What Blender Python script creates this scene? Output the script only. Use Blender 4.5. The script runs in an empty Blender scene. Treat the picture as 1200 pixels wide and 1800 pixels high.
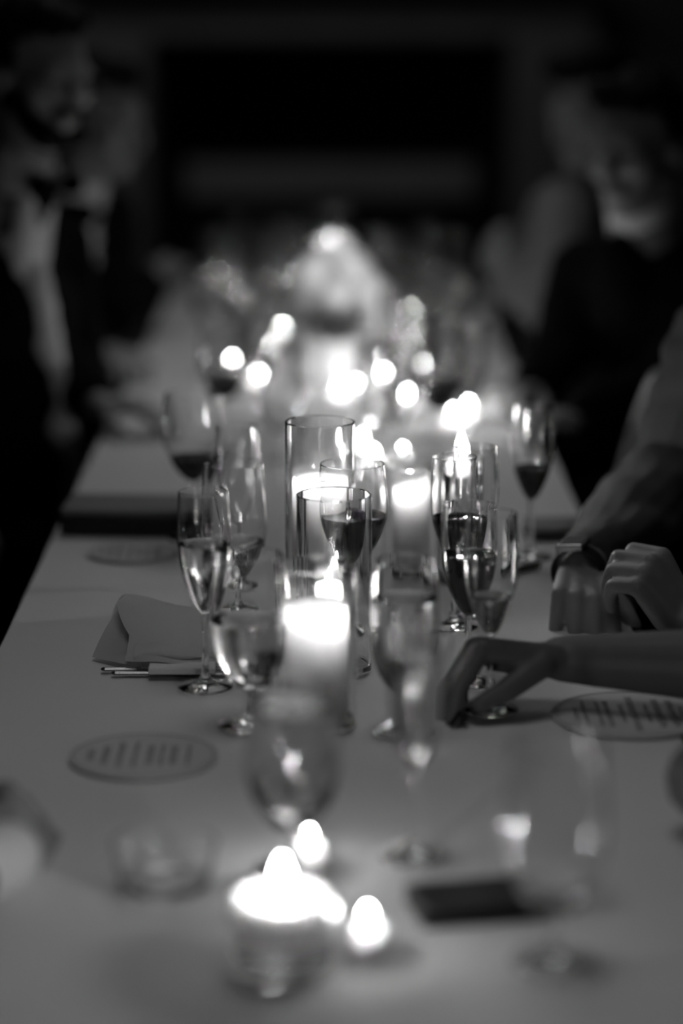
import bpy, bmesh, math, random
from mathutils import Vector, Matrix, noise
random.seed(7)
R = math.radians
sc = bpy.context.scene
C = sc.collection

# ---------------------------------------------------------------- camera
CAM_Z, TOP = 1.54, 0.75
PITCH, YAW, F = R(12.16), R(0.25), 4500.0
cam = bpy.data.cameras.new('camera'); cam.sensor_fit = 'VERTICAL'; cam.sensor_height = 36; cam.lens = 90
camo = bpy.data.objects.new('camera', cam); C.objects.link(camo)
camo.location = (0, 0, CAM_Z); camo.rotation_euler = (math.pi/2 - PITCH, 0, -YAW)
cam.clip_start = .05; cam.clip_end = 60
cam.dof.use_dof = True; cam.dof.focus_distance = 2.96; cam.dof.aperture_fstop = 1.3; cam.dof.aperture_blades = 0
sc.camera = camo
sc.view_settings.view_transform = 'Standard'; sc.view_settings.look = 'None'
sc.view_settings.gamma = 1; sc.view_settings.use_curve_mapping = False
sc.view_settings.exposure = 0.0
cy = sc.cycles
cy.use_denoising = True; cy.max_bounces = 20; cy.transmission_bounces = 20; cy.glossy_bounces = 6
cy.diffuse_bounces = 3; cy.transparent_max_bounces = 96; cy.sample_clamp_indirect = 60; cy.blur_glossy = 0.3
cy.caustics_reflective = True; cy.caustics_refractive = True

# ---------------------------------------------------------------- world and room light
w = bpy.data.worlds.new('world'); sc.world = w; w.use_nodes = True
w.node_tree.nodes['Background'].inputs[0].default_value = (.5, .5, .5, 1)
w.node_tree.nodes['Background'].inputs[1].default_value = .006
def area(name, loc, sx, sy, power, tgt, spread=180):
    l = bpy.data.lights.new(name, 'AREA'); l.shape = 'RECTANGLE'; l.size = sx; l.size_y = sy; l.energy = power * .42
    l.spread = R(spread)
    o = bpy.data.objects.new(name, l); C.objects.link(o); o.location = loc
    o.rotation_euler = (Vector(tgt) - Vector(loc)).to_track_quat('-Z', 'Y').to_euler(); return o
area('ceiling_light', (0, 4.9, 2.75), .8, 3.2, 8.6, (0, 4.1, .75), 95)
area('ceiling_light', (0, 2.5, 2.75), .8, .8, 2.8, (0, 2.2, .75), 95)
area('ceiling_light', (-.5, 7.6, 2.75), 2.2, .3, 2.6, (0, 9.0, 1.0), 130)
sp = bpy.data.lights.new('flower_fill_spot', 'SPOT'); sp.energy = 200; sp.spot_size = R(6.2); sp.spot_blend = .6; sp.shadow_soft_size = .03  # added spot that brightens the flowers, no such lamp known
spo = bpy.data.objects.new('flower_fill_spot', sp); C.objects.link(spo); spo.location = (.25, 2.9, 2.9); spo.rotation_euler = (Vector((.005, 4.76, .95)) - Vector(spo.location)).to_track_quat('-Z', 'Y').to_euler()
FLAME = 280.0

# pixel helpers: a point of the photograph on the plane z, or at the distance y=d
def ray(px, py):
    v = Vector(((px - 600) / F, (900 - py) / F, -1.0))
    return camo.rotation_euler.to_matrix() @ v
def P(px, py, z=TOP):
    r = ray(px, py); t = (z - CAM_Z) / r.z
    return Vector((r.x * t, r.y * t, z))
def D(px, py, d):
    r = ray(px, py); t = d / r.y
    return Vector((r.x * t, d, CAM_Z + r.z * t))

# ---------------------------------------------------------------- materials
MATS = {}
def mat(name, v, rough=.6, **k):
    if name in MATS: return MATS[name]
    m = bpy.data.materials.new(name); m.use_nodes = True
    nt = m.node_tree; b = nt.nodes['Principled BSDF']
    b.inputs['Base Color'].default_value = (v, v, v, 1); b.inputs['Roughness'].default_value = rough
    b.inputs['Specular IOR Level'].default_value = k.get('spec', .4)
    for a, t in (('metal', 'Metallic'), ('trans', 'Transmission Weight'), ('ior', 'IOR'), ('sheen', 'Sheen Weight'),
                 ('coat', 'Coat Weight'), ('coatr', 'Coat Roughness'), ('sss', 'Subsurface Weight'), ('ssc', 'Subsurface Scale')):
        if a in k: b.inputs[t].default_value = k[a]
    if 'sss' in k: b.inputs['Subsurface Radius'].default_value = (1, 1, 1)
    if k.get('noise') or k.get('bump'):
        tc = nt.nodes.new('ShaderNodeTexCoord'); n = nt.nodes.new('ShaderNodeTexNoise')
        n.inputs['Scale'].default_value = k.get('scale', 30); n.inputs['Detail'].default_value = 4
        nt.links.new(tc.outputs['Object'], n.inputs['Vector'])
        if k.get('noise'):
            mr = nt.nodes.new('ShaderNodeMapRange'); a = k['noise']
            mr.inputs['To Min'].default_value = v * (1 - a); mr.inputs['To Max'].default_value = v * (1 + a)
            nt.links.new(n.outputs['Fac'], mr.inputs['Value']); nt.links.new(mr.outputs['Result'], b.inputs['Base Color'])
        if k.get('bump'):
            bp = nt.nodes.new('ShaderNodeBump'); bp.inputs['Strength'].default_value = k['bump']; bp.inputs['Distance'].default_value = k.get('bdist', .002)
            nt.links.new(n.outputs['Fac'], bp.inputs['Height']); nt.links.new(bp.outputs['Normal'], b.inputs['Normal'])
    if 'emit' in k:
        b.inputs['Emission Color'].default_value = (1, 1, 1, 1); b.inputs['Emission Strength'].default_value = k['emit']
    MATS[name] = m; return m
GLASS = mat('glass', 1, 0, trans=1, ior=1.5, spec=.5)
HOLD = mat('holder_glass', 1, 0, trans=1, ior=1.45, spec=.5)
def thin_glass(name='thin_glass', rg=.04, tc=.97):
    m = bpy.data.materials.new(name); m.use_nodes = True; nt = m.node_tree; nt.nodes.clear()
    o = nt.nodes.new('ShaderNodeOutputMaterial'); mx = nt.nodes.new('ShaderNodeMixShader'); tr = nt.nodes.new('ShaderNodeBsdfTransparent')
    gl = nt.nodes.new('ShaderNodeBsdfGlossy'); gl.inputs['Roughness'].default_value = rg * .6; fr = nt.nodes.new('ShaderNodeFresnel'); fr.inputs['IOR'].default_value = 1.5
    tr.inputs[0].default_value = (tc, tc, tc, 1)
    mn = nt.nodes.new('ShaderNodeMath'); mn.operation = 'MINIMUM'; mn.inputs[1].default_value = .35; nt.links.new(fr.outputs[0], mn.inputs[0]); nt.links.new(mn.outputs[0], mx.inputs[0]); nt.links.new(tr.outputs[0], mx.inputs[1]); nt.links.new(gl.outputs[0], mx.inputs[2]); nt.links.new(mx.outputs[0], o.inputs[0]); return m
THIN = thin_glass(); THIND = thin_glass('thin_drink', .05, .97)
WATER = mat('pale_drink', .93, 0, trans=1, ior=1.33, spec=.5)
WINE = mat('red_wine', .02, 0, trans=1, ior=1.33, spec=.5)
WAXF = mat('floating_wax', .75, .45, sss=1, ssc=.03, spec=.3)
WAX = mat('wax', .72, .45, sss=1, ssc=.11, spec=.3)
FLM = mat('flame', 0, 1, emit=FLAME)
WICK = mat('wick', .01, .9)
CLOTH = mat('cloth', .78, .85, noise=.04, scale=400, bump=.15, bdist=.0005)
NAPK = mat('napkin_linen', .9, .9, noise=.03, scale=500, bump=.2, bdist=.0005)
SKIN = mat('skin', .30, .5, noise=.12, scale=25, bump=.25, bdist=.0008)
SKIN3 = mat('skin_shaded', .12, .5, noise=.12, scale=25, bump=.25, bdist=.0008)  # tan skin, with the shade on the backlit arm put into its colour
SKIN2 = mat('skin_tan', .24, .5, noise=.12, scale=25, bump=.25, bdist=.0008)
BLACKC = mat('black_suit', .004, .95, noise=.2, scale=200, spec=.05)
GREYC = mat('grey_suit', .10, .85, noise=.15, scale=300, bump=.3, bdist=.001, spec=.1)
PALEC = mat('pale_jacket', .2, .85, noise=.1, scale=200)
SHIRT = mat('white_shirt', .75, .8, noise=.03, scale=200)
DARKH = mat('dark_hair', .004, .7, noise=.4, scale=90, bump=.6, spec=.1)
LEATH = mat('black_leather', .012, .45, noise=.3, scale=200, bump=.3)
BLACKM = mat('black_frame', .01, .3)
STEEL = mat('steel', .55, .25, metal=1)
SPARK = mat('beaded_fabric', .22, .5, noise=.7, scale=350, bump=.8)
WOODD = mat('dark_wood', .03, .5, noise=.4, scale=12, bump=.2)
WALL = mat('plaster_wall', .12, .9, noise=.2, scale=3, bump=.2)
STONE = mat('stone_surround', .34, .85, noise=.25, scale=8, bump=.3)
PALES = mat('pale_stone', .5, .8, noise=.15, scale=9)
SOOT = mat('sooty_stone', .02, .95, noise=.4, scale=10)
FLOORM = mat('floor_wood', .05, .5, noise=.4, scale=5)
PAPER = mat('card_paper', .62, .8, noise=.04, scale=60)
INK = mat('ink', .38, .8)
RIMI = mat('card_border', .48, .8)
PETAL = mat('petal', .9, .7, noise=.05, scale=60, sss=.3, ssc=.01)
LEAF = mat('leaf', .12, .5, noise=.3, scale=40)
FROST = mat('frosted_glass', .95, .4, sss=.8, ssc=.03)

# ---------------------------------------------------------------- mesh helpers
def link(name, me, m, parent=None, smooth=False, loc=None):
    o = bpy.data.objects.new(name, me); C.objects.link(o)
    if m is not None and not me.materials: me.materials.append(m)
    if smooth:
        for p in me.polygons: p.use_smooth = True
        b = bmesh.new(); b.from_mesh(me)
        for e in b.edges: e.smooth = not (len(e.link_faces) == 2 and e.calc_face_angle(0) > .6)
        b.to_mesh(me); b.free()
    if parent: o.parent = parent
    if loc is not None: o.location = loc
    return o
def obj(name, bm, m, parent=None, smooth=False, loc=None):
    me = bpy.data.meshes.new(name); bmesh.ops.recalc_face_normals(bm, faces=bm.faces); bm.to_mesh(me); bm.free()
    return link(name, me, m, parent, smooth, loc)
def tag(o, label, cat, group=None):
    o['label'] = label; o['category'] = cat
    if group: o['group'] = group
    return o
def thing(name, label, cat, loc=(0, 0, 0), rz=0, group=None):
    o = bpy.data.objects.new(name, None); C.objects.link(o); o.location = loc; o.rotation_euler = (0, 0, rz)
    o.empty_display_size = .05
    return tag(o, label, cat, group)
def struct(o): o['kind'] = 'structure'; return o
def box(bm, lo, hi, M=None, bev=0):
    r = bmesh.ops.create_cube(bm, size=1)['verts']
    for v in r:
        v.co = Vector(((v.co.x + .5) * (hi[0] - lo[0]) + lo[0], (v.co.y + .5) * (hi[1] - lo[1]) + lo[1], (v.co.z + .5) * (hi[2] - lo[2]) + lo[2]))
    if bev:
        es = list({e for v in r for e in v.link_edges})
        g = bmesh.ops.bevel(bm, geom=es, offset=bev, segments=3, affect='EDGES', profile=.6)
        r = g['verts'] if not M else list({v for f in g['faces'] for v in f.verts} | set(v for v in r if v.is_valid))
    if M is not None:
        for v in r: v.co = M @ v.co
    return r
def lathe(prof, n=56):
    bm = bmesh.new(); rings = []
    for r, z in prof:
        if r < 1e-6: rings.append([bm.verts.new((0, 0, z))])
        else: rings.append([bm.verts.new((r * math.cos(2*math.pi*i/n), r * math.sin(2*math.pi*i/n), z)) for i in range(n)])
    for a, b in zip(rings, rings[1:]):
        for i in range(n):
            j = (i + 1) % n
            if len(a) == 1 and len(b) == 1: continue
            if len(a) == 1: bm.faces.new((a[0], b[i], b[j]))
            elif len(b) == 1: bm.faces.new((a[i], a[j], b[0]))
            else: bm.faces.new((a[i], a[j], b[j], b[i]))
    return bm
def spline(pts, n=6):
    out = []
    for i in range(len(pts) - 1):
        p0 = pts[max(i-1, 0)]; p1 = pts[i]; p2 = pts[i+1]; p3 = pts[min(i+2, len(pts)-1)]
        for k in range(n):
            t = k / n
            out.append(tuple(.5 * ((2*p1[c]) + (-p0[c]+p2[c])*t + (2*p0[c]-5*p1[c]+4*p2[c]-p3[c])*t*t + (-p0[c]+3*p1[c]-3*p2[c]+p3[c])*t**3) for c in (0, 1)))
    out.append(pts[-1]); return out
def ball(bm, c, rs, M=None, sub=2):
    g = bmesh.ops.create_icosphere(bm, subdivisions=sub, radius=1)['verts']
    for v in g:
        p = Vector((v.co.x * rs[0], v.co.y * rs[1], v.co.z * rs[2]))
        if M is not None: p = M @ p
        v.co = p + Vector(c)
def capsule(bm, a, b, ra, rb, seg=14):
    a = Vector(a); b = Vector(b); ball(bm, a, (ra,)*3); ball(bm, b, (rb,)*3)
    d = b - a
    if d.length < 1e-5: return
    q = d.to_track_quat('Z', 'Y').to_matrix()
    A, B = [], []
    for i in range(seg):
        u = Vector((math.cos(2*math.pi*i/seg), math.sin(2*math.pi*i/seg), 0))
        A.append(bm.verts.new(a + q @ (u * ra))); B.append(bm.verts.new(b + q @ (u * rb)))
    for i in range(seg):
        j = (i+1) % seg; bm.faces.new((A[i], A[j], B[j], B[i]))
    bm.faces.new(list(reversed(A))); bm.faces.new(B)
def chain(bm, pts, rs):
    for i in range(len(pts) - 1): capsule(bm, pts[i], pts[i+1], rs[i], rs[i+1])
def remesh(name, bm, m, parent, voxel, smooth=4, disp=0, dscale=8, fac=.5):
    me = bpy.data.meshes.new(name); bm.to_mesh(me); bm.free()
    o = bpy.data.objects.new(name, me); C.objects.link(o)
    md = o.modifiers.new('r', 'REMESH'); md.mode = 'VOXEL'; md.voxel_size = voxel
    if smooth:
        s = o.modifiers.new('s', 'SMOOTH'); s.iterations = smooth; s.factor = fac
    dg = bpy.context.evaluated_depsgraph_get(); me2 = bpy.data.meshes.new_from_object(o.evaluated_get(dg))
    o.modifiers.clear(); o.data = me2; bpy.data.meshes.remove(me); me2.name = name
    if disp:
        ns = [v.normal.copy() for v in me2.vertices]
        for v, nn in zip(me2.vertices, ns):
            c = v.co
            v.co = c + nn * disp * noise.noise(Vector((c.x*dscale, c.y*dscale, c.z*dscale*2.2)))
    me2.materials.clear(); me2.materials.append(m)
    for p in me2.polygons: p.use_smooth = True
    if parent: o.parent = parent; o.matrix_parent_inverse = parent.matrix_world.inverted()
    return o
def grid_mesh(fn, nu, nv, thick=0):
    bm = bmesh.new(); V = [[bm.verts.new(fn(i/(nu-1), j/(nv-1))) for j in range(nv)] for i in range(nu)]
    for i in range(nu-1):
        for j in range(nv-1): bm.faces.new((V[i][j], V[i+1][j], V[i+1][j+1], V[i][j+1]))
    if thick: bmesh.ops.solidify(bm, geom=bm.faces[:], thickness=thick)
    return bm

# ---------------------------------------------------------------- the room
TL, TR = -.39, .365          # table edges
TN, TF = 1.25, 6.55
bm = bmesh.new(); box(bm, (-4, -1.5, -.1), (4, 9.9, 0)); fl = struct(obj('floor', bm, FLOORM))
bm = bmesh.new()
for i in range(40):
    x = -4 + i * .2; box(bm, (x+.002, -1.5, 0), (x + .198, 9.3, .006))
o = obj('floorboard', bm, FLOORM, fl); o['kind'] = 'stuff'
bm = bmesh.new(); box(bm, (-4, -1.5, 3), (4, 9.9, 3.1)); struct(obj('ceiling', bm, WALL))
bm = bmesh.new()
for a in (((-4, 9.3, 0), (-.95, 9.5, 3)), ((.95, 9.3, 0), (4, 9.5, 3)), ((-.95, 9.3, 1.6), (.95, 9.5, 3))): box(bm, *a)
box(bm, (-.95, 9.75, 0), (.95, 9.9, 1.6)); struct(obj('wall_back', bm, WALL))
bm = bmesh.new(); box(bm, (-4.1, -1.5, 0), (-4, 9.9, 3)); struct(obj('wall_left', bm, WALL))
bm = bmesh.new(); box(bm, (4, -1.5, 0), (4.1, 9.9, 3)); struct(obj('wall_right', bm, WALL))
bm = bmesh.new(); box(bm, (-4, -1.6, 0), (4, -1.5, 3)); struct(obj('wall_front', bm, WALL))
bm = bmesh.new(); box(bm, (-4, 9.27, .006), (-1.0, 9.3, .15)); box(bm, (1.0, 9.27, .006), (4, 9.3, .15)); struct(obj('baseboard_back', bm, WOODD))
# fireplace across the end of the room
fp = thing('fireplace', 'wide dark fireplace with pale stone surround behind the far end of the table', 'fireplace', (0, 9.3, 0))
def fb(name, lo, hi, m, bev=.006):
    bm = bmesh.new(); box(bm, lo, hi, None, bev); return obj(name, bm, m, fp)
fb('jamb', (-.93, -.12, .006), (-.64, 0, 1.27), STONE); fb('jamb', (.64, -.12, .006), (.93, 0, 1.27), STONE)
fb('lintel', (-.93, -.12, 1.272), (.93, 0, 1.40), STONE); fb('mantel_shelf', (-1.0, -.2, 1.402), (1.0, 0, 1.45), WOODD)
fb('firebox_panel', (-.638, .38, .006), (.638, .42, 1.27), SOOT); fb('firebox_panel', (-.638, 0, .006), (-.60, .38, 1.27), SOOT); fb('firebox_panel', (.60, 0, .006), (.638, .38, 1.27), SOOT)
fb('firebox_roof', (-.6, 0, 1.23), (.6, .38, 1.27), SOOT)
fb('fire_screen', (-.56, -.02, .08), (.56, .0, .70), SOOT)
b_ = fb('screen_rail', (-.52, -.04, .705), (.52, -.005, .83), PALES); b_['label'] = 'pale rail'

# ---------------------------------------------------------------- table and cloth
t = thing('banquet_table', 'long banquet table hidden under the white cloth', 'table', (0, 3.9, 0))
bm = bmesh.new(); box(bm, (TL+.012, TN-3.9+.012, .715), (TR-.012, TF-3.9-.012, .745), None, .004); obj('tabletop', bm, WOODD, t)
for x in (TL+.08, TR-.08):
    for y in (TN-3.8, 0, TF-4.0):
        bm = bmesh.new(); box(bm, (x-.025, y-.025, .006), (x+.025, y+.025, .715), None, .004); obj('leg', bm, WOODD, t)
def cloth():
    bm = bmesh.new(); xs = [TL + (TR-TL)*i/40 for i in range(41)]; ys = [TN + (TF-TN)*j/220 for j in range(221)]
    def h(x, y):
        a = .0006*noise.noise(Vector((x*7, y*5, 3)))
        for (cx, cy, ang, wd, ln, am) in ((-.22, 2.95, .5, .012, .16, .0025), (-.16, 3.05, -.1, .012, .18, .002), (-.25, 2.62, .25, .010, .22, .0015), (.27, 3.3, .1, .01, .2, .0015), (0, 2.02, .05, .012, .5, .001)):
            dx, dy = x-cx, y-cy; u = dx*math.cos(ang)+dy*math.sin(ang); v = -dx*math.sin(ang)+dy*math.cos(ang)
            a += am*math.exp(-(v/wd)**2 - (u/ln)**2)
        return TOP - .0025 + a
    V = [[bm.verts.new((x, y, h(x, y))) for y in ys] for x in xs]
    for i in range(40):
        for j in range(220): bm.faces.new((V[i][j], V[i+1][j], V[i+1][j+1], V[i][j+1]))
    def skirt(line, nx, ny):
        prev = line
        for k in range(1, 9):
            z = TOP - .0025 - .15 * (k/8)**1.0; cur = []
            for v, a in zip(line, range(len(line))):
                off = .006 + .018*(k/8)*(1 + math.sin(a*.55+k*.1))
                cur.append(bm.verts.new((v.co.x + nx*off, v.co.y + ny*off, z if k else v.co.z)))
            for a in range(len(line)-1): bm.faces.new((prev[a], prev[a+1], cur[a+1], cur[a]))
            prev = cur
    skirt(V[0], -1, 0); skirt(V[40], 1, 0); skirt([V[i][0] for i in range(41)], 0, -1); skirt([V[i][220] for i in range(41)], 0, 1)
    return bm
tc = obj('tablecloth', cloth(), CLOTH, None, True)
tag(tc, 'white cloth covering the long table and hanging over its edges', 'tablecloth')

# ---------------------------------------------------------------- glassware
def glass_profile(kind):
    # bowl: outer radius by z; returns outer list, wall, foot radius
    if kind == 'flute':    return .22, [(.0045, .085), (.010, .092), (.019, .112), (.026, .135), (.029, .160), (.0285, .19), (.027, .22)], .031, .0014
    if kind == 'slim':     return .21, [(.0045, .085), (.010, .090), (.017, .105), (.021, .130), (.0225, .155), (.0225, .185), (.021, .21)], .031, .0014
    if kind == 'wine':     return .205, [(.0045, .082), (.014, .088), (.028, .105), (.039, .130), (.043, .150), (.041, .178), (.0385, .205)], .036, .0014
    if kind == 'goblet':   return .185, [(.0055, .040), (.018, .046), (.034, .068), (.0415, .095), (.0425, .118), (.040, .150), (.0365, .185)], .034, .0016
MESHC = {}
def stemware(kind, label, cat, pos, fill=None, level=.5, s=1.0, group=None, widen=1.0, h=None, far=False):
    H, bowl, foot, wall = glass_profile(kind)
    hs = (h / H) if h else 1.0
    t = thing({'flute': 'champagne_flute', 'slim': 'champagne_flute', 'wine': 'wine_glass', 'goblet': 'water_goblet'}[kind], label, cat, pos, random.uniform(0, 6), group)
    key = (kind, fill, round(level, 2), widen, h)
    if key not in MESHC:
        bw = spline([(r*widen, z) for r, z in bowl], 5)
        zb = bowl[0][1]
        stem = [(0, 0), (foot*.97, 0), (foot, .0012), (foot*.98, .0024), (foot*.6, .0042), (.010, .0075), (.0055, .013), (.0038, .022), (.0034, .6*zb), (.0038, .9*zb)]
        inner = [(max(r - wall, 0), z) for r, z in bw if z > zb + .004 and r > wall*2.2]
        zi = inner[0][1]
        prof = stem + bw + [(bw[-1][0]-wall*.5, H+.0006)] + list(reversed(inner)) + [(0, zi - .0015)]
        prof = [(r, z*hs) for r, z in prof]
        bm = lathe(prof); me = bpy.data.meshes.new('glass_body'); bmesh.ops.recalc_face_normals(bm, faces=bm.faces); bm.to_mesh(me); bm.free()
        lq = None
        if fill:
            zl = (zi + (H - zi) * level)
            pts = [(r + .0003, z) for r, z in inner if z < zl]
            rl = pts[-1][0]
            pr = [(0, zi - .0017)] + pts + [(rl, zl), (rl - .0012, zl - .0004), (0, zl - .0004)]
            pr = [(r, z*hs) for r, z in pr]
            bm = lathe(pr); lq = bpy.data.meshes.new('drink'); bmesh.ops.recalc_face_normals(bm, faces=bm.faces); bm.to_mesh(lq); bm.free()
        MESHC[key] = (me, lq)
    me, lq = MESHC[key]
    if far:
        key = key + ('far',)
        if key not in MESHC:
            me, lq = me.copy(), (lq.copy() if lq else None); me.materials.clear()
            if lq: lq.materials.clear()
            MESHC[key] = (me, lq)
        me, lq = MESHC[key]
    link('glass_body', me, THIN if far else GLASS, t, True)
    if lq:
        l = link('red_wine' if fill == 'red' else 'pale_drink', lq, WINE if fill == 'red' else (THIND if far else WATER), t, True)
    return t
def flame_bm(h=.028, r=.0058):
    pr = [(0, 0), (r*.55, h*.06), (r*.9, h*.18), (r, h*.3), (r*.85, h*.5), (r*.5, h*.74), (r*.2, h*.92), (0, h)]
    return lathe(spline(pr, 2), 14)
def add_flame(parent, z, dx=0, dy=0, h=.024, r=.0050):
    k = (h, r)
    bm = lathe([(0, 0), (.0009, 0), (.0009, min(.009, .0055+h*.15)), (0, min(.009, .0055+h*.15))], 8); obj('wick', bm, WICK, parent, False, (dx, dy, z - .002))
    if ('fl', k) not in MESHC:
        bm = flame_bm(h, r); me = bpy.data.meshes.new('flame'); bmesh.ops.recalc_face_normals(bm, faces=bm.faces); bm.to_mesh(me); bm.free(); MESHC[('fl', k)] = me
    link('flame', MESHC[('fl', k)], FLM, parent, True, (dx, dy, z + .004))
def cylinder_glass(t, r, h, wall=.0028, base=.008, name='glass_holder', m=None):
    pr = [(0, 0), (r-.002, 0), (r, .002), (r, h-.001), (r-wall*.5, h), (r-wall, h-.001), (r-wall, base+.003), (r-wall-.003, base), (0, base)]
    return obj(name, lathe(pr, 72), m or HOLD, t, True)
def pillar_mesh(r, h, slump=0, dep=.028):
    w_ = .0065
    pr = [(0, 0), (r-.001, 0), (r, .001), (r, h*.25), (r, h*.5), (r, h*.75), (r*.995, h-.006), (r-.0015, h-.0015), (r-w_*.5, h), (r-w_, h-.0025), (r-w_-.001, h-dep*.5), (r-w_-.004, h-dep*.9), (r*.5, h-dep), (0, h-dep)]
    bm = lathe(pr, 48)
    if slump:
        for v in bm.verts:
            if v.co.z > h*.7:
                rr = math.hypot(v.co.x, v.co.y)/r
                v.co.z += slump * max(0, math.cos(math.atan2(v.co.y, v.co.x)-.1))**3 * rr * (v.co.z/h)
                v.co.z -= slump*.5*max(0, -math.cos(math.atan2(v.co.y, v.co.x)))*rr
    return bm
def hurricane(label, pos, r, h, pr, ph, fdx=0, lit=True, slump=0, fh=.026, dep=.012, fr=.005):
    t = thing('hurricane_candle', label, 'candle', pos)
    cylinder_glass(t, r, h)
    p = obj('pillar_candle', pillar_mesh(pr, ph, slump, dep), WAX, t, True, (0, 0, .0085))
    if lit: add_flame(t, .0085+ph-dep, fdx, 0, fh, fr)
    return t
def tealight(label, pos, group=None, r=.026, h=.040, fh=.020, fr=.0048):
    t = thing('votive_candle', label, 'candle', pos, 0, group)
    cylinder_glass(t, r, h, .0022, .005, m=THIN)
    obj('wax', lathe([(0, 0), (r-.0045, 0), (r-.004, .001), (r-.004, .018), (r-.006, .0195), (r*.4, .0175), (0, .017)], 32), WAX, t, True, (0, 0, .0055))
    add_flame(t, .024, 0, 0, fh, fr)
    return t
def flame_pos(px, py, zf):      # table point whose flame at height zf shows at this pixel
    p = P(px, py, TOP + zf); return Vector((p.x, p.y, TOP))

# candle holders down the middle of the table
hurricane('tall hurricane glass with a wide lit candle, tallest holder, behind the red wine glass', flame_pos(562, 740, .25), .0425, .25, .034, .175, .008, fh=.014, dep=.020, fr=.0030)
hurricane('sharp-rimmed hurricane glass with lit candle directly in front of the red wine glass', flame_pos(587, 868, .205), .0425, .205, .022, .095, -.003)
hurricane('glowing pillar candle in hurricane glass nearest to the middle of the photo', flame_pos(555, 992, .175), .0425, .175, .034, .125, .010, dep=.026, fh=.010, fr=.0023)
hurricane('narrow pillar candle with a melted peak in a low hurricane glass', flame_pos(722, 818, .145), .038, .145, .024, .115, -.002, True, .016, .008, .018, .0022)
# floating candle nearest to the camera
t = thing('floating_candle', 'lit floating candle in a low glass nearest to the camera', 'candle', P(497, 1697))
cylinder_glass(t, .0425, .06, .0025, .009)
obj('water', lathe([(0, .0088), (.0400, .0088), (.0402, .045), (.0385, .0446), (0, .0446)], 56), WATER, t, True)
obj('wax', lathe(spline([(0, .024), (.020, .025), (.033, .031), (.0385, .042), (.0392, .053), (.0375, .0585), (.034, .060), (.02, .0585), (0, .057)], 3), 56), WAXF, t, True)
add_flame(t, .060, 0, 0, .027, .0060)
# glasses round the point of focus
stemware('wine', 'red wine glass in sharp focus behind the clear hurricane rim', 'wine glass', flame_pos(619, 815, .205), 'red', .47)
stemware('flute', 'champagne flute with pale drink standing right of the folded napkin', 'champagne flute', P(361, 1208), 'pale', .56, h=.222, widen=1.02)
stemware('goblet', 'nearly empty water goblet behind the flute by the napkin', 'goblet', flame_pos(410, 815, .185), 'pale', .30)
stemware('flute', 'flute behind the water goblet on the left', 'champagne flute', flame_pos(416, 748, .21), None, .4, h=.21)
stemware('wine', 'large blurred wine glass with highlights, farthest left above the dark clutch', 'wine glass', flame_pos(338, 692, .205), 'red', .25)
stemware('flute', 'half full red wine flute right of the melted candle', 'champagne flute', flame_pos(799, 803, .21), 'red', .42, h=.21)
stemware('flute', 'clear flute half hidden behind the red wine flute', 'champagne flute', flame_pos(836, 786, .21), 'red', .30, h=.21)
stemware('flute', 'flute with a little red wine alone at the right edge of the table', 'champagne flute', P(932, 980), 'red', .33, h=.208)
stemware('flute', 'dark-filled tulip glass just left of the held glass', 'wine glass', P(822, 1200), 'red', .55, h=.203, widen=1.09)
stemware('flute', 'clear stemmed glass held at its stem by a hand', 'wine glass', P(860, 1248), 'pale', .30, h=.217)
stemware('goblet', 'water goblet with a bright streak right of the glowing pillar candle', 'goblet', P(711, 1288), 'pale', .72, widen=.86)
stemware('slim', 'slim clear flute in front of the bright-streaked goblet', 'champagne flute', P(728, 1505), 'pale', .8)
stemware('goblet', 'goblet left of the glowing pillar candle', 'goblet', P(440, 1275), 'pale', .5)
stemware('goblet', 'full goblet just behind the floating candle', 'goblet', P(515, 1530), 'pale', .85, h=.172)
stemware('goblet', 'empty goblet at the lower right beside the black wallet', 'goblet', P(972, 1690), 'pale', .15)
# low tumbler front left
t = thing('glass_dish', 'low clear glass dish at the lower left of the table', 'glass', P(290, 1560))
obj('glass_body', lathe([(0, 0), (.034, 0), (.038, .003), (.043, .02), (.046, .042), (.0452, .0426), (.0442, .042), (.041, .02), (.036, .010), (.03, .008), (0, .0075)], 64), GLASS, t, True)

# far glasses and votives
FG = 'glasses crowded on the far half of the table'
far = [('wine', 395, 792, 'red', .3), ('flute', 462, 770, 'pale', .5), ('goblet', 495, 805, 'pale', .3),
       ('flute', 428, 690, 'pale', .5), ('wine', 372, 655, 'pale', .3), ('goblet', 408, 610, 'pale', .5), ('wine', 480, 640, 'pale', .4),
       ('flute', 512, 600, 'pale', .5), ('goblet', 455, 575, 'pale', .6), ('wine', 386, 575, 'pale', .4), ('flute', 420, 545, 'pale', .4), ('wine', 490, 545, 'pale', .3),
       ('goblet', 665, 800, 'pale', .5), ('flute', 702, 850, 'pale', .6), ('wine', 770, 812, 'red', .35), ('flute', 742, 770, 'pale', .5),
       ('goblet', 790, 760, 'pale', .3), ('flute', 690, 730, 'pale', .5), ('wine', 722, 700, 'pale', .4), ('flute', 825, 800, 'pale', .4),
       ('goblet', 756, 620, 'pale', .4), ('wine', 800, 660, 'pale', .3), ('flute', 680, 640, 'pale', .5), ('goblet', 740, 602, 'pale', .4),
       ('wine', 692, 585, 'pale', .4), ('flute', 750, 560, 'pale', .4), ('goblet', 655, 545, 'pale', .4), ('goblet', 530, 535, 'pale', .4), ('flute', 600, 520, 'pale', .4), ('wine', 790, 575, 'pale', .3)]
LB = {'wine': 'wine glass', 'flute': 'champagne flute', 'goblet': 'water goblet'}
ORD = ['leftmost', 'second from the left', 'third from the left', 'fourth from the left', 'fifth from the left', 'sixth from the left', 'middle', 'sixth from the right', 'fifth from the right', 'fourth from the right', 'third from the right', 'second from the right', 'rightmost']
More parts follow.
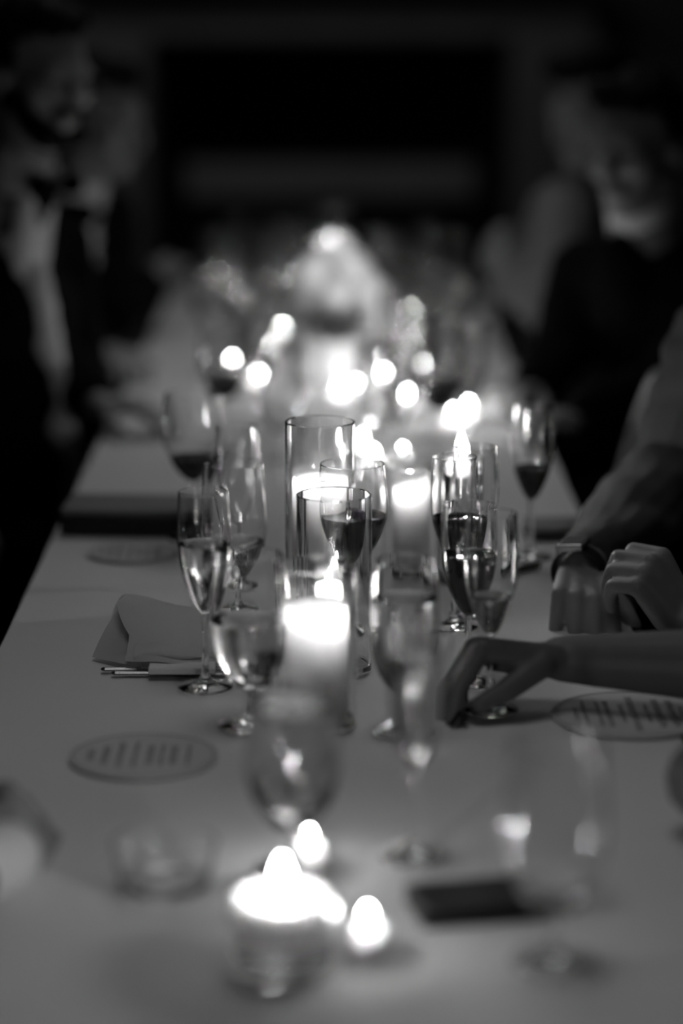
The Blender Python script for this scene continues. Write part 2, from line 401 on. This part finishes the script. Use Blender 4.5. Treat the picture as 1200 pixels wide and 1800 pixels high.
def ordn(i, n):
    if i < (n + 1) // 2: return ORD[i]
    return ORD[-(n - i)]
kinds = {}
for q in far: kinds.setdefault((q[0], q[3]), []).append(q[1])
for k, x, y, f, lv in far:
    xs_ = sorted(kinds[(k, f)]); i = xs_.index(x)
    dr = 'red wine' if f == 'red' else 'pale drink'; pl = LB[k] + ('es' if k == 'wine' else 's')
    lab = 'blurred %s of %s, %s, on the far table half' % (LB[k], dr, ordn(i, len(xs_)) if len(xs_) > 1 else 'only one')
    stemware(k, lab, LB[k].replace('water ', ''), P(x, y), f, lv, group='far %s with %s' % (pl, dr), far=True)
VG = 'small votive candles on the far half of the table'
votives = ((455, 658), (597, 676), (625, 674), (823, 710), (720, 545), (637, 768), (657, 794), (716, 692), (674, 655), (797, 722))
vx = sorted(q[0] for q in votives)
for x, y in votives:
    tealight('small lit votive candle, %s on the far table half' % ordn(vx.index(x), len(vx)), flame_pos(x, y, .034), VG, .022, .032, .014, .0038)
hurricane('farthest hurricane candle behind the flower arrangement', flame_pos(585, 396, .235), .045, .27, .03, .20, fh=.011, fr=.0032)
GLINT_VOTIVES = ((495, 578), (425, 515), (779, 553), (676, 630), (742, 642), (708, 790), (382, 480), (408, 633), (500, 482), (476, 612), (725, 600))  # tiny flames added in place of dim highlights on the far glasses
vx = sorted(q[0] for q in GLINT_VOTIVES)
for x, y in GLINT_VOTIVES:
    tealight('tiny added votive for a glass highlight, %s on the far table half' % ordn(vx.index(x), len(vx)), flame_pos(x, y, .026), 'added votives for dim glass highlights', .018, .026, .0046, .0019)
# slim cylinder with a high flame
t = thing('candle_cylinder', 'slim glass cylinder with a high single flame behind the red wine flute', 'candle', flame_pos(811, 770, .19))
cylinder_glass(t, .03, .165, .0025, .008)
obj('water', lathe([(0, .0085), (.0272, .0085), (.0274, .150), (.026, .1497), (0, .1497)], 40), WATER, t, True)
obj('wax', lathe(spline([(0, .142), (.014, .143), (.021, .149), (.0225, .156), (.021, .160), (0, .159)], 3), 32), WAX, t, True)
add_flame(t, .160, 0, 0, .036, .0072)
tealight('added small votive right of the floating candle, for a bright highlight', flame_pos(646, 1598, .036), None, .016, .026, .010, .0034)  # votive added to give a bright highlight beside the floating candle
tealight('added small votive just above the floating candle, for a flame image', flame_pos(545, 1458, .036), None, .016, .026, .010, .0034)  # votive added where the full goblet refracts a flame

# ---------------------------------------------------------------- flowers
vp = P(584, 686)
v = thing('flower_vase', 'pale glowing vase below the white flowers in the middle of the table', 'vase', vp)
obj('vase_body', lathe(spline([(0, 0), (.045, 0), (.054, .008), (.058, .05), (.057, .092), (.059, .10), (.056, .1005), (.054, .092), (.054, .05), (.05, .012), (0, .010)], 3), 48), FROST, v, True)
fa = thing('flower_arrangement', 'bright white flower heads spilling to the right out of the pale vase', 'flowers', vp)
def blossom(r, seed):
    bm = bmesh.new(); rnd = random.Random(seed)
    ball(bm, (0, 0, 0), (r*.7,)*3, None, 2)
    for i in range(110):
        z = 1 - 2*(i+.5)/110; a = i*2.39996; q = math.sqrt(1-z*z); n = Vector((q*math.cos(a), q*math.sin(a), z))
        c = n * r * rnd.uniform(.82, 1.0); m = n.to_track_quat('Z', 'Y').to_matrix() @ Matrix.Rotation(rnd.uniform(0, 6), 3, 'Z')
        for k in range(4):
            M = m @ Matrix.Rotation(k*math.pi/2, 3, 'Z'); w_ = r*.17
            vs = [bm.verts.new(c + M @ Vector(p)) for p in ((0, 0, 0), (w_*.6, w_*.3, w_*.2), (w_, 0, w_*.35), (w_*.6, -w_*.3, w_*.2))]
            bm.faces.new(vs)
    return bm
bms = []
for i in range(2):
    bm = blossom(1, i); me = bpy.data.meshes.new('blossom'); bm.to_mesh(me); bm.free(); me.materials.append(PETAL); bms.append(me)
for i, (x, z, y, r) in enumerate(((.01, .255, .0, .042), (-.030, .215, -.02, .043), (.035, .225, -.03, .043), (.065, .185, -.01, .042), (.092, .145, -.03, .038), (.01, .185, -.05, .035), (-.02, .22, .05, .042), (.04, .20, .05, .045), (.055, .14, .03, .04), (-.040, .18, .02, .035))):
    o = link('blossom', bms[i % 2], None, fa, False, (x, y, z)); o.scale = (r, r, r)
    bm = bmesh.new(); chain(bm, [(x*.25, y*.25, .015), (x*.4, y*.4, .10), (x, y, z)], [.002, .002, .002]); obj('stem', bm, LEAF, fa, True)
for i in range(9):
    a = i*2*math.pi/9
    bm = grid_mesh(lambda u, w_: (math.cos(a)*(.04+.06*u) - math.sin(a)*(w_-.5)*.04*math.sin(math.pi*min(1, u+.05)), math.sin(a)*(.04+.06*u) + math.cos(a)*(w_-.5)*.04*math.sin(math.pi*min(1, u+.05)), .108+.02*math.sin(2.5*u)+.004*abs(w_-.5)), 7, 5, .0006)
    obj('leaf', bm, LEAF, fa, True)

# ---------------------------------------------------------------- things lying on the table
def slab(name, label, cat, c, sx, sy, h, rz, m, bev=.006):
    t = thing(name, label, cat, c, rz)
    return t
# beaded clutch, left
c = P(235, 935); t = thing('clutch_bag', 'dark clutch bag with beaded grey top lying at the left table edge', 'bag', (c.x+.005, c.y+.03, TOP), R(-3))
bm = bmesh.new(); box(bm, (-.105, -.058, 0), (.105, .065, .027), None, .006); obj('bag_body', bm, LEATH, t, True)
bm = bmesh.new(); box(bm, (-.104, -.050, .0265), (.103, .064, .036), None, .0035); obj('beaded_flap', bm, SPARK, t, True)
# purse, right by the sleeve
c = P(985, 950); t = thing('purse', 'small dark purse beside the grey sleeve on the right', 'bag', (c.x, c.y+.03, TOP), R(4))
bm = bmesh.new(); box(bm, (-.05, -.035, 0), (.05, .035, .014), None, .004); obj('purse_body', bm, LEATH, t, True)
bm = bmesh.new(); box(bm, (-.049, -.031, .0135), (.049, .034, .021), None, .003); obj('flap', bm, SPARK, t, True)
# black pen
a = P(905, 1010); t = thing('pen', 'short black pen lying between the flute and the watch hand', 'pen', (a.x+.01, a.y+.01, TOP+.0055), R(42))
bm = bmesh.new(); chain(bm, [(-.022, 0, 0), (.03, 0, 0)], [.005, .005]); obj('barrel', bm, LEATH, t, True)
bm = bmesh.new(); box(bm, (.0, -.001, .0048), (.032, .001, .0068)); obj('clip', bm, STEEL, t)
# wallet front right
c = P(838, 1600); t = thing('wallet', 'thick black wallet lying beside the empty goblet at the lower right', 'wallet', (c.x, c.y, TOP), R(12))
bm = bmesh.new(); box(bm, (-.056, -.034, 0), (.056, .034, .007), None, .003); obj('lower_cover', bm, LEATH, t, True)
bm = bmesh.new(); box(bm, (-.054, -.032, .0068), (.054, .032, .0105)); obj('inner_pages', bm, BLACKC, t)
bm = bmesh.new(); box(bm, (-.056, -.034, .0102), (.056, .034, .017), None, .003); obj('upper_cover', bm, LEATH, t, True)
# round cards
def card(label, c, r, rz, seed):
    t = thing('menu_card', label, 'card', (c.x, c.y, TOP), rz, None)
    obj('card_disc', lathe([(0, 0), (r, 0), (r, .0018), (0, .0018)], 72), PAPER, t)
    obj('border', lathe([(r-.006, .00185), (r-.002, .00185), (r-.002, .0023), (r-.006, .0023), (r-.006, .00185)], 72), RIMI, t)
    rnd = random.Random(seed); bm = bmesh.new(); x = -r*.70
    while x < r*.72:
        half = math.sqrt(max(0, (r*.82)**2 - x*x)) * rnd.uniform(.45, .9); y = -half; wl = rnd.choice((.004, .0055, .007))
        while y < half:
            l = rnd.uniform(.003, .009); box(bm, (x - wl/2 + rnd.uniform(0, .001), y, .0019), (x + wl/2, y + .0014, .0021))
            if rnd.random() < .6: box(bm, (x - wl/2, y, .0019), (x - wl/2 + .0012, y + l*.6, .0021))
            if rnd.random() < .6: box(bm, (x + wl/2 - .0012, y, .0019), (x + wl/2, y + l*.6, .0021))
            y += .0034
        x += rnd.choice((.010, .012, .015))
    o = obj('printed_lines', bm, INK, t); o['kind'] = 'stuff'
card('round printed card on the cloth below the folded napkin, left', P(252, 1330), .076, 0, 3)
card('round printed card in front of the bare forearm, right', P(1110, 1257), .086, 0, 4)
card('faint round card lying in front of the dark clutch bag', P(235, 972), .062, 0, 6)
# folded corner of dark card near held glass
a = P(790, 1275); b_ = thing('place_card', 'small dark folded card in front of the held glass', 'card', (a.x+.008, a.y+.01, TOP), R(15))
obj('card_fold', grid_mesh(lambda u, v_: ((u-.5)*.02, (v_-.5)*.03, .001+.014*(1-abs(u-.5)*2)), 5, 3, .0008), LEATH, b_)

# napkin and cutlery
nb = P(300, 1150)
t = thing('folded_napkin', 'white linen napkin folded into a ridge left of the flute', 'napkin', (0, 0, 0))
x0, x1 = -.268, -.125
prof = [(3.02, .001), (2.985, .022), (2.945, .052), (2.925, .060), (2.90, .056), (2.865, .040), (2.835, .022), (2.815, .012), (2.806, .012), (2.812, .018)]
def nf(u, v_):
    s = v_*(len(prof)-1); i = min(int(s), len(prof)-2); f_ = s-i
    y = prof[i][0]*(1-f_)+prof[i+1][0]*f_; z = prof[i][1]*(1-f_)+prof[i+1][1]*f_
    hh = 1 - .28*u + .05*math.sin(u*7)
    xl = x0 + .028*math.exp(-((v_-.33)/.18)**2) + (.035 if v_ > .62 else .035*max(0, (v_-.45)/.17))
    x = xl + (x1 - xl)*u
    return (x, y - .012*math.sin(u*3), TOP + .0015 + z*hh + .0015*math.sin(9*u+5*v_))
obj('ridge_fold', grid_mesh(nf, 28, 40, .0012), NAPK, t, True)
def flap(u, v_):   # triangular side flap, from ridge down to the left
    top = Vector((x0+.030, 2.925, .058)); a_ = Vector((x0-.008, 2.86, .001)); b2 = Vector((x0+.055, 2.805, .003))
    p = top.lerp(a_.lerp(b2, v_), u); return (p.x - .004*math.sin(math.pi*u), p.y, TOP + .0015 + p.z)
obj('side_flap', grid_mesh(flap, 16, 12, .0012), NAPK, t, True)
def lobe(u, v_):
    a_ = v_*2.6 - .5; x = x0 + .045 + .115*u
    return (x, 2.835 - .030*math.cos(a_)*(1-.2*u) , TOP + .016 + .012*math.sin(a_)*(1-.3*u)*math.sin(math.pi*min(1, .25+u)))
obj('front_roll', grid_mesh(lobe, 20, 16, .0012), NAPK, t, True)
bm = bmesh.new(); box(bm, (-.205, 2.775, TOP+.0052), (-.13, 2.86, TOP+.0125), None, .002); obj('flat_fold', bm, NAPK, t, True)
def utensil(name, label, y, xs, rz):
    t = thing(name, label, 'cutlery', (xs, y, TOP), rz)
    bm = bmesh.new(); capsule(bm, (0, 0, .0025), (.075, 0, .0025), .0055, .0035)
    for v in bm.verts: v.co.z = .0025 + (v.co.z-.0025)*.42
    obj('handle', bm, STEEL, t, True)
    bm = bmesh.new(); box(bm, (.07, -.006, .0012), (.135, .006, .0035), None, .001)
    obj('blade' if name == 'table_knife' else 'tines', bm, STEEL, t, True)
utensil('table_knife', 'steel knife handle poking out nearest to the camera under the napkin', 2.792, -.243, 0)
utensil('table_fork', 'steel fork handle poking farthest left under the napkin', 2.808, -.256, R(2))

# ---------------------------------------------------------------- people
def frame(f, up=Vector((0, 0, 1))):
    f = Vector(f).normalized(); s = f.cross(up).normalized(); u = s.cross(f); return s, f, u    # right side, forward, up
def hand(bm, wrist, d, n, side, curls, s=1.0, spread=.0, thumb=(.6, .7, -.3), tcurl=.3):
    d = Vector(d).normalized(); n = Vector(n); n = (n - d*n.dot(d)).normalized(); l = d.cross(n) * side; W = Vector(wrist)
    ks = []
    for i in range(4):
        off = (1.5 - i); k = W + d*(.086 - .004*abs(i-1) - .003*(i == 3))*s + l*off*.0205*s + n*.002*s
        ks.append(k); capsule(bm, W + l*off*.011*s + d*.008*s, k, .0135*s, .0112*s)
    capsule(bm, W, W + d*.035*s + l*.012*s - n*.006*s, .019*s, .017*s); capsule(bm, W + d*.02*s - l*.018*s - n*.008*s, W + d*.06*s - l*.02*s - n*.008*s, .013*s, .012*s)
    for i in range(4):
        kl = (.95, 1.06, 1.0, .78)[i]*s; p = ks[i]; ang = 0; dd = (d + l*(1.5-i)*spread).normalized()
        for j, (L, r0, r1) in enumerate(((.046, .0104, .0094), (.028, .0094, .0085), (.021, .0084, .0070))):
            ang += curls[i][j] if hasattr(curls[i], '__len__') else curls[i]
            v = dd*math.cos(ang) - n*math.sin(ang); q = p + v*L*kl; capsule(bm, p, q, r0*s, r1*s); p = q
    b = W + d*.022*s + l*.024*s - n*.006*s; v = (d*thumb[0] + l*thumb[1] + n*thumb[2]).normalized()
    q = b + v*.044*s; capsule(bm, b, q, .0145*s, .0115*s); v2 = (v*math.cos(tcurl) + (d - l*.5)*math.sin(tcurl)).normalized(); q2 = q + v2*.03*s; capsule(bm, q, q2, .0112*s, .009*s)
def head(bm, c, f, s=1.0):
    sd, fw, up = frame(f); M = Matrix((sd, fw, up)).transposed(); c = Vector(c)
    def e(x, y, z, rx, ry, rz): ball(bm, c + M @ Vector((x, y, z))*s, (rx*s, ry*s, rz*s), M, 3)
    e(0, -.015, .035, .074, .093, .088); e(0, .03, .01, .062, .062, .075); e(0, .035, -.055, .05, .05, .05); e(0, .062, -.09, .024, .022, .02)
    for k in (-1, 1):
        e(k*.038, .055, -.02, .026, .026, .028); e(k*.075, -.01, -.005, .010, .020, .032); e(k*.03, .082, .022, .024, .010, .008)
        capsule(bm, c + M @ Vector((k*.05, 0, -.06))*s, c + M @ Vector((k*.015, .06, -.09))*s, .024*s, .02*s)
    capsule(bm, c + M @ Vector((0, .088, .015))*s, c + M @ Vector((0, .108, -.028))*s, .008*s, .013*s)
    e(0, .088, -.055, .024, .010, .006); e(0, .086, -.066, .021, .010, .007)
    return M
def person(label, pelvis, chest, neck, hd, hface, bface, arms, skin, cloth_m, near=False, hair=True, beard=False, glasses=False, shirt=True, bare=False, long_hair=False, trousers=None, vox=None, wr=.006, bow=False, shw=.19, slo=.15, sw=1.0, sleeve_r=1.0):
    t = thing('person', label, 'person', (pelvis[0], pelvis[1], 0))
    bpy.context.view_layer.update()
    pel, ch, nk, hd = map(Vector, (pelvis, chest, neck, hd)); sd, fw, up = frame((bface[0], bface[1], 0))
    vs = vox or (.0035 if near else .006)
    bm = bmesh.new()
    M = head(bm, hd, hface)
    capsule(bm, nk, hd + Vector(M @ Vector((0, -.02, -.03))), .055, .052); chain(bm, [pel, (pel+ch)/2, ch, nk], [.11, .10, .10, .06])
    shs = []
    for k, a in zip((-1, 1), arms):            # -1 the person's left, 1 the right
        sh = ch + sd*k*shw + Vector((0, 0, .03)) if a.get('sh') is None else Vector(a['sh'])
        shs.append(sh); capsule(bm, ch, sh, .07, .05)
        el, wr_ = Vector(a['el']), Vector(a['wr']); fr = a.get('fr', (.044, .040, .031, .026))
        mid = el.lerp(wr_, .35)
        chain(bm, [sh, el, mid, wr_], [.05, fr[0]*.95, fr[1], fr[3]])
        hand(bm, wr_, a['d'], a['n'], a.get('side', 1 if k == -1 else -1), a.get('curl', [.5]*4), a.get('s', 1.0), a.get('spread', .05), a.get('thumb', (.6, .7, -.3)), a.get('tc', .3))
        hip = pel + sd*k*.09; kn = hip + fw*.42 + Vector((0, 0, .0)) + sd*k*.05; kn.z = .50; an = kn + fw*.02; an.z = .09
        chain(bm, [hip, kn, an], [.075, .052, .036]); capsule(bm, an, an + fw*.14 + Vector((0, 0, -.05)), .036, .028)
    body = remesh('body', bm, skin, t, vs, 3)
    # clothes
    bm = bmesh.new(); B = Matrix((sd, fw, Vector((0, 0, 1)))).transposed()
    for f_, rx, ry in ((0, .165, .125), (.3, .160, .125), (.6, .175, .13), (.85, .185, .125), (1, .165, .105)):
        ball(bm, pel.lerp(ch, f_), (rx, ry, .13), B, 3)
    for k, a, sh in zip((-1, 1), arms, shs):
        capsule(bm, ch + Vector((0, 0, .04)), sh, .075, .068)
        el, wr_ = Vector(a['el']), Vector(a['wr'])
        if bare: capsule(bm, sh, sh.lerp(el, .35), .068, .060)
        else:
            end = el.lerp(wr_, a.get('cuff', .88)); chain(bm, [sh, sh.lerp(el, .5), el, el.lerp(wr_, .45), end], [.070*sleeve_r, .064*sleeve_r, .060*sleeve_r, .053*sleeve_r, .044*sleeve_r])
    capsule(bm, ch + Vector((0, 0, .03)), nk + Vector((0, 0, -.02)), .09, .062)
    if slo == 1: capsule(bm, ch + fw*.06, nk + fw*.045 + Vector((0, 0, -.075)), .07, .05)
    remesh('jacket' if not bare else 'top', bm, cloth_m, t, vs, 4, wr, 14)
    bm = bmesh.new()
    ball(bm, pel + Vector((0, 0, -.01)), (.17, .13, .11), B, 3)
    for k in (-1, 1):
        hip = pel + sd*k*.09; kn = hip + fw*.42 + sd*k*.05; kn.z = .50; an = kn + fw*.02; an.z = .12; chain(bm, [hip, kn, an], [.092, .070, .06])
    remesh('trousers', bm, trousers or cloth_m, t, .010, 3)
    for k in (-1, 1):
        kn = pel + sd*k*.14 + fw*.44; bm = bmesh.new(); chain(bm, [Vector((kn.x, kn.y, .055)), Vector((kn.x, kn.y, .05)) + fw*.17], [.045, .038]); box(bm, (0, 0, 0), (.001, .001, .001), Matrix.Translation((kn.x, kn.y, .03)))
        remesh('shoe', bm, LEATH, t, .008, 2)
    if shirt:
        bm = bmesh.new()
        for f_ in ([i/8 for i in range(9)] if slo < 1 else []):
            c0 = pel.lerp(ch, slo + (1-slo)*f_) + fw*(.104 if f_ < .9 else .09) ; capsule(bm, c0 - sd*(.012+.016*f_)*sw, c0 + sd*(.012+.016*f_)*sw, .030, .030)
            if f_ < 1:
                c1 = pel.lerp(ch, slo + (1-slo)*(f_+.125)) + fw*.104; capsule(bm, c0, c1, .032, .032)
        c1 = ch.lerp(nk, .5 if slo == 1 else 0) + fw*.075; c2 = nk + fw*.03 + Vector((0, 0, .01))
        if slo < 1: capsule(bm, c1 + sd*.02, c2 + sd*.02, .034, .030); capsule(bm, c1 - sd*.02, c2 - sd*.02, .034, .030)
        capsule(bm, nk + Vector((0, 0, -.01)), nk + Vector((0, 0, .028)), .064, .060)
        remesh('shirt', bm, SHIRT, t, vs, 4)
        if bow:
            bm = bmesh.new(); c = nk + fw*.075 + Vector((0, 0, -.005)); ball(bm, c, (.012, .009, .012), B)
            for k in (-1, 1):
                capsule(bm, c, c + sd*k*.045, .006, .021); 
            remesh('bow_tie', bm, BLACKC, t, .003, 2)
    def he(bm, x, y, z, rx, ry, rz): ball(bm, hd + M @ Vector((x, y, z)), (rx, ry, rz), M, 3)
    if hair:
        bm = bmesh.new(); he(bm, 0, -.032, .055, .080, .090, .085); he(bm, 0, .02, .098, .062, .066, .034); he(bm, 0, -.06, 0, .066, .055, .07)
        for k in (-1, 1): he(bm, k*.066, -.025, .03, .016, .045, .05)
        he(bm, .02, .045, .108, .045, .04, .026)
        if long_hair:
            for k in (-1, 1): capsule(bm, hd + M @ Vector((k*.065, -.03, .02)), hd + M @ Vector((k*.075, -.04, -.16)), .035, .028)
            capsule(bm, hd + M @ Vector((0, -.07, 0)), hd + M @ Vector((0, -.09, -.17)), .06, .05)
        remesh('hair', bm, DARKH, t, .005, 2, .01, 60)
    if beard:
        bm = bmesh.new(); he(bm, 0, .045, -.088, .042, .042, .030)
        for k in (-1, 1): capsule(bm, hd + M @ Vector((k*.066, .005, -.03)), hd + M @ Vector((k*.03, .062, -.085)), .014, .026)
        capsule(bm, hd + M @ Vector((-.025, .09, -.045)), hd + M @ Vector((.025, .09, -.045)), .007, .007)
        remesh('beard', bm, DARKH, t, .004, 2, .004, 80)
    for k in (-1, 1):
        bm = bmesh.new(); he(bm, k*.031, .078, .005, .012, .010, .007); obj('eye', bm, BLACKM, t, True).location -= Vector(t.location)
    if glasses:
        bm = bmesh.new()
        for k in (-1, 1):
            n = 20; pts = [hd + M @ Vector((k*.033 + .024*math.cos(2*math.pi*i/n), .100, .004 + .019*math.sin(2*math.pi*i/n))) for i in range(n+1)]
            for i in range(n): capsule(bm, pts[i], pts[i+1], .0016, .0016, 6)
            capsule(bm, hd + M @ Vector((k*.057, .1, .01)), hd + M @ Vector((k*.079, .0, .012)), .0016, .0016, 6)
        capsule(bm, hd + M @ Vector((-.009, .101, .006)), hd + M @ Vector((.009, .101, .006)), .0016, .0016, 6)
        obj('glasses', bm, BLACKM, t).location -= Vector(t.location)
    return t
def arm(el, wr, d, n, **k): return dict(el=el, wr=wr, d=d, n=n, **k)

# bearded man in dinner jacket, left
hd = D(72, 135, 4.40)
person('bearded man with glasses in black dinner jacket and white shirt at the left', (-.53, 4.47, .52), (-.60, 4.46, 1.00), D(38, 318, 4.42), hd, (.62, -.75, -.12), (.84, -.54, 0),
       (arm((-.46, 4.56, .80), (-.40, 4.33, .80), (.7, -.2, -.05), (0, 0, 1), curl=[.5]*4), arm((-.90, 4.28, .74), (-.68, 4.10, .68), (.7, -.3, -.2), (0, 0, 1), curl=[.4]*4)),
       SKIN, BLACKC, beard=True, glasses=True, bow=True, sw=.3)
# dark haired man behind him
hd = D(172, 212, 5.25)
person('dark-haired man in black suit seated behind the bearded man', (-.70, 5.45, .52), (-.60, 5.38, .97), D(135, 330, 5.3), hd, (.85, -.45, -.1), (.8, -.6, 0),
       (arm((-.46, 5.30, .82), (-.39, 5.52, .86), (.1, .8, .3), (-.5, .2, 1), curl=[.8]*4), arm((-.52, 5.10, .81), (-.44, 4.92, .80), (.5, -.8, 0), (0, 0, 1), curl=[.6]*4)),
       SKIN2, BLACKC)
# man with glasses on the right, dark suit
hd = D(1118, 262, 4.55)
person('man with glasses and dark hair in a dark suit at the right', (.74, 4.75, .52), (.60, 4.62, .94), D(1128, 378, 4.6), hd, (-.55, -.8, -.15), (-.75, -.65, 0),
       (arm((.56, 4.32, .82), (.43, 4.22, .795), (-.9, -.3, 0), (0, 0, 1), curl=[.7]*4, cuff=1.0), arm((.43, 4.72, .83), (.36, 4.50, .80), (-.5, -.7, 0), (0, 0, 1), curl=[.7]*4, cuff=1.0)),
       SKIN2, BLACKC, glasses=True, slo=1.0, sw=.1)
# person in pale jacket behind
hd = D(1040, 195, 5.35)
person('person in a pale grey jacket seated behind the man with glasses', (.76, 5.6, .52), (.60, 5.45, .97), D(1060, 310, 5.4), hd, (-.7, -.6, -.2), (-.8, -.5, 0),
       (arm((.44, 5.12, .86), (.37, 5.22, .90), (-.3, .3, .5), (-.6, -.6, .2), curl=[.8]*4, sh=tuple(D(1000, 372, 5.3))), arm((.45, 5.65, .84), (.36, 5.5, .82), (-.8, -.4, 0), (0, 0, 1), curl=[.5]*4)),
       SKIN2, PALEC, shirt=False, trousers=BLACKC)
# guest in grey jacket with watch, right; hands clasped on the table
wl = D(1020, 1003, 3.09)
wn = D(1205, 1100, 2.93)
tC = person('person in grey jacket with wristwatch, hands clasped on the table at the right', (.80, 3.45, .52), (.66, 3.38, .90), (.65, 3.38, 1.05), (.62, 3.37, 1.18), (-.95, -.2, -.15), (-1, -.15, 0),
       (arm((.60, 2.98, .80), tuple(wn), (-.50, .10, .72), (.62, -.75, .35), curl=[(1.05, .95, .4), (1.1, .95, .4), (1.15, .95, .4), (1.2, .95, .4)], spread=.02, cuff=.75, thumb=(.7, .3, -.8)),
        arm((.465, 3.42, .845), tuple(wl), (-.02, -.93, -.20), (.05, -.25, 1), curl=[(.75, .75, .3), (.8, .7, .3), (.8, .75, .3), (.85, .7, .3)], spread=.10, cuff=.84, sh=(.545, 3.52, 1.03), thumb=(.6, .6, -.4))),
       SKIN, GREYC, near=True, vox=.0035, wr=.012, shirt=False, sleeve_r=1.1)
# wrist watch
axis = (wl - Vector((.465, 3.42, .845))).normalized(); cW = wl + axis*.006
q = axis.to_track_quat('Z', 'Y').to_matrix()
bm = lathe([(.031, -.011), (.0335, -.011), (.0340, 0), (.0335, .011), (.031, .011), (.0305, 0), (.031, -.011)], 48)
for v in bm.verts: v.co = cW + q @ v.co
o = obj('watch_strap', bm, LEATH, tC, True); o.location = -Vector(tC.location); o['label'] = 'black watch strap'
upn = (Vector((-.35, -.45, 1)) - axis*Vector((-.35, -.45, 1)).dot(axis)).normalized()
M4 = Matrix((axis.cross(upn), axis, upn)).transposed().to_4x4(); M4.translation = cW + upn*.036
bm = bmesh.new(); box(bm, (-.016, -.018, -.003), (.019, .020, .006), M4, .003); o = obj('watch_case', bm, STEEL, tC, True); o.location = -Vector(tC.location); o['label'] = 'steel watch case'
bm = bmesh.new(); box(bm, (-.014, -.015, .0058), (.014, .015, .0068), M4, 0); o = obj('watch_face', bm, BLACKM, tC); o.location = -Vector(tC.location); o['label'] = 'dark glossy watch face'
# bare forearm guest holding the glass
w6 = D(985, 1158, 2.665)
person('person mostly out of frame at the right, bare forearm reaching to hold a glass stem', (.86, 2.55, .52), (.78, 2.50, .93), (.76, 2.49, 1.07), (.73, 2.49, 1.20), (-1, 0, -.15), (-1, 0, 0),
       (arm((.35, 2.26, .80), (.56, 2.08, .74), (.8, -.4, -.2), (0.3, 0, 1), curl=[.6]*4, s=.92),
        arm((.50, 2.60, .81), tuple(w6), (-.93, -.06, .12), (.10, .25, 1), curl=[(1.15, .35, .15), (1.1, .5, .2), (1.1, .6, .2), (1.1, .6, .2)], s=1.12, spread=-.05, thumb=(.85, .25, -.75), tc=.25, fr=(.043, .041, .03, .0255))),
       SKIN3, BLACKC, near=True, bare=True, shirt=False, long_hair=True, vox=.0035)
# black sleeve and cuff lower left
w7 = D(35, 1500, 2.17)
tE = person('person mostly out of frame at the lower left, black sleeve, white cuff and hand', (-.88, 1.95, .52), (-.80, 1.92, .95), (-.79, 1.92, 1.09), (-.755, 1.92, 1.22), (1, .1, -.15), (1, 0, 0),
       (arm((-.52, 2.2, .81), (-.45, 2.45, .79), (.2, .9, 0), (0, 0, 1), curl=[.5]*4), arm((-.45, 1.86, .80), tuple(w7), (-.02, .95, .10), (.75, 0, .65), curl=[.9]*4, cuff=.70)),
       SKIN, BLACKC, near=True, vox=.005)
el = Vector((-.45, 1.86, .80)); bm = bmesh.new(); chain(bm, [el.lerp(w7, .5), el.lerp(w7, .93)], [.040, .035]); remesh('shirt_cuff', bm, SHIRT, tE, .004, 2)

# ---------------------------------------------------------------- chairs
def chair(label, x, y, rz, grp=None):
    t = thing('dining_chair', label, 'chair', (x, y, .006), rz)
    bm = bmesh.new(); box(bm, (-.21, -.2, .37), (.21, .22, .405), None, .015); obj('seat', bm, LEATH, t, True)
    for a in ((-.18, .18), (.18, .18)):
        bm = bmesh.new(); chain(bm, [(a[0], a[1], 0.016), (a[0], a[1], .37)], [.016, .018]); obj('leg', bm, WOODD, t, True)
    for a in (-.18, .18):
        bm = bmesh.new(); chain(bm, [(a, -.21, .016), (a, -.19, .40)], [.016, .018]); obj('leg', bm, WOODD, t, True)
    bm = bmesh.new(); pts = [Vector((.19*math.cos(q_), -.19 - .10*math.sin(q_), .44 + .46*math.sin(q_))) for q_ in [math.pi*i/20 for i in range(21)]]
    chain(bm, pts, [.018]*21); obj('back_frame', bm, mat('chair_wood', .22, .5, noise=.3, scale=20), t, True)
    for x_ in (-.08, 0, .08):
        bm = bmesh.new(); hh = math.sqrt(1-(x_/.19)**2); chain(bm, [(x_, -.19, .43), (x_, -.19-.10*hh, .44+.45*hh)], [.008, .008]); obj('back_spindle', bm, WOODD, t, True)
chair('chair under the bearded man at the left', -.70, 4.5, R(-90)-.1)
chair('chair under the dark-haired man farther left', -.76, 5.48, R(-90)-.1)
chair('chair under the man with glasses at the right', .80, 4.76, R(90))
chair('chair under the person in the pale jacket', .82, 5.62, R(90))
chair('chair under the person with the wristwatch', .86, 3.45, R(90))
chair('empty round-backed chair between the watch wearer and the man with glasses', .225, 3.93, R(88))
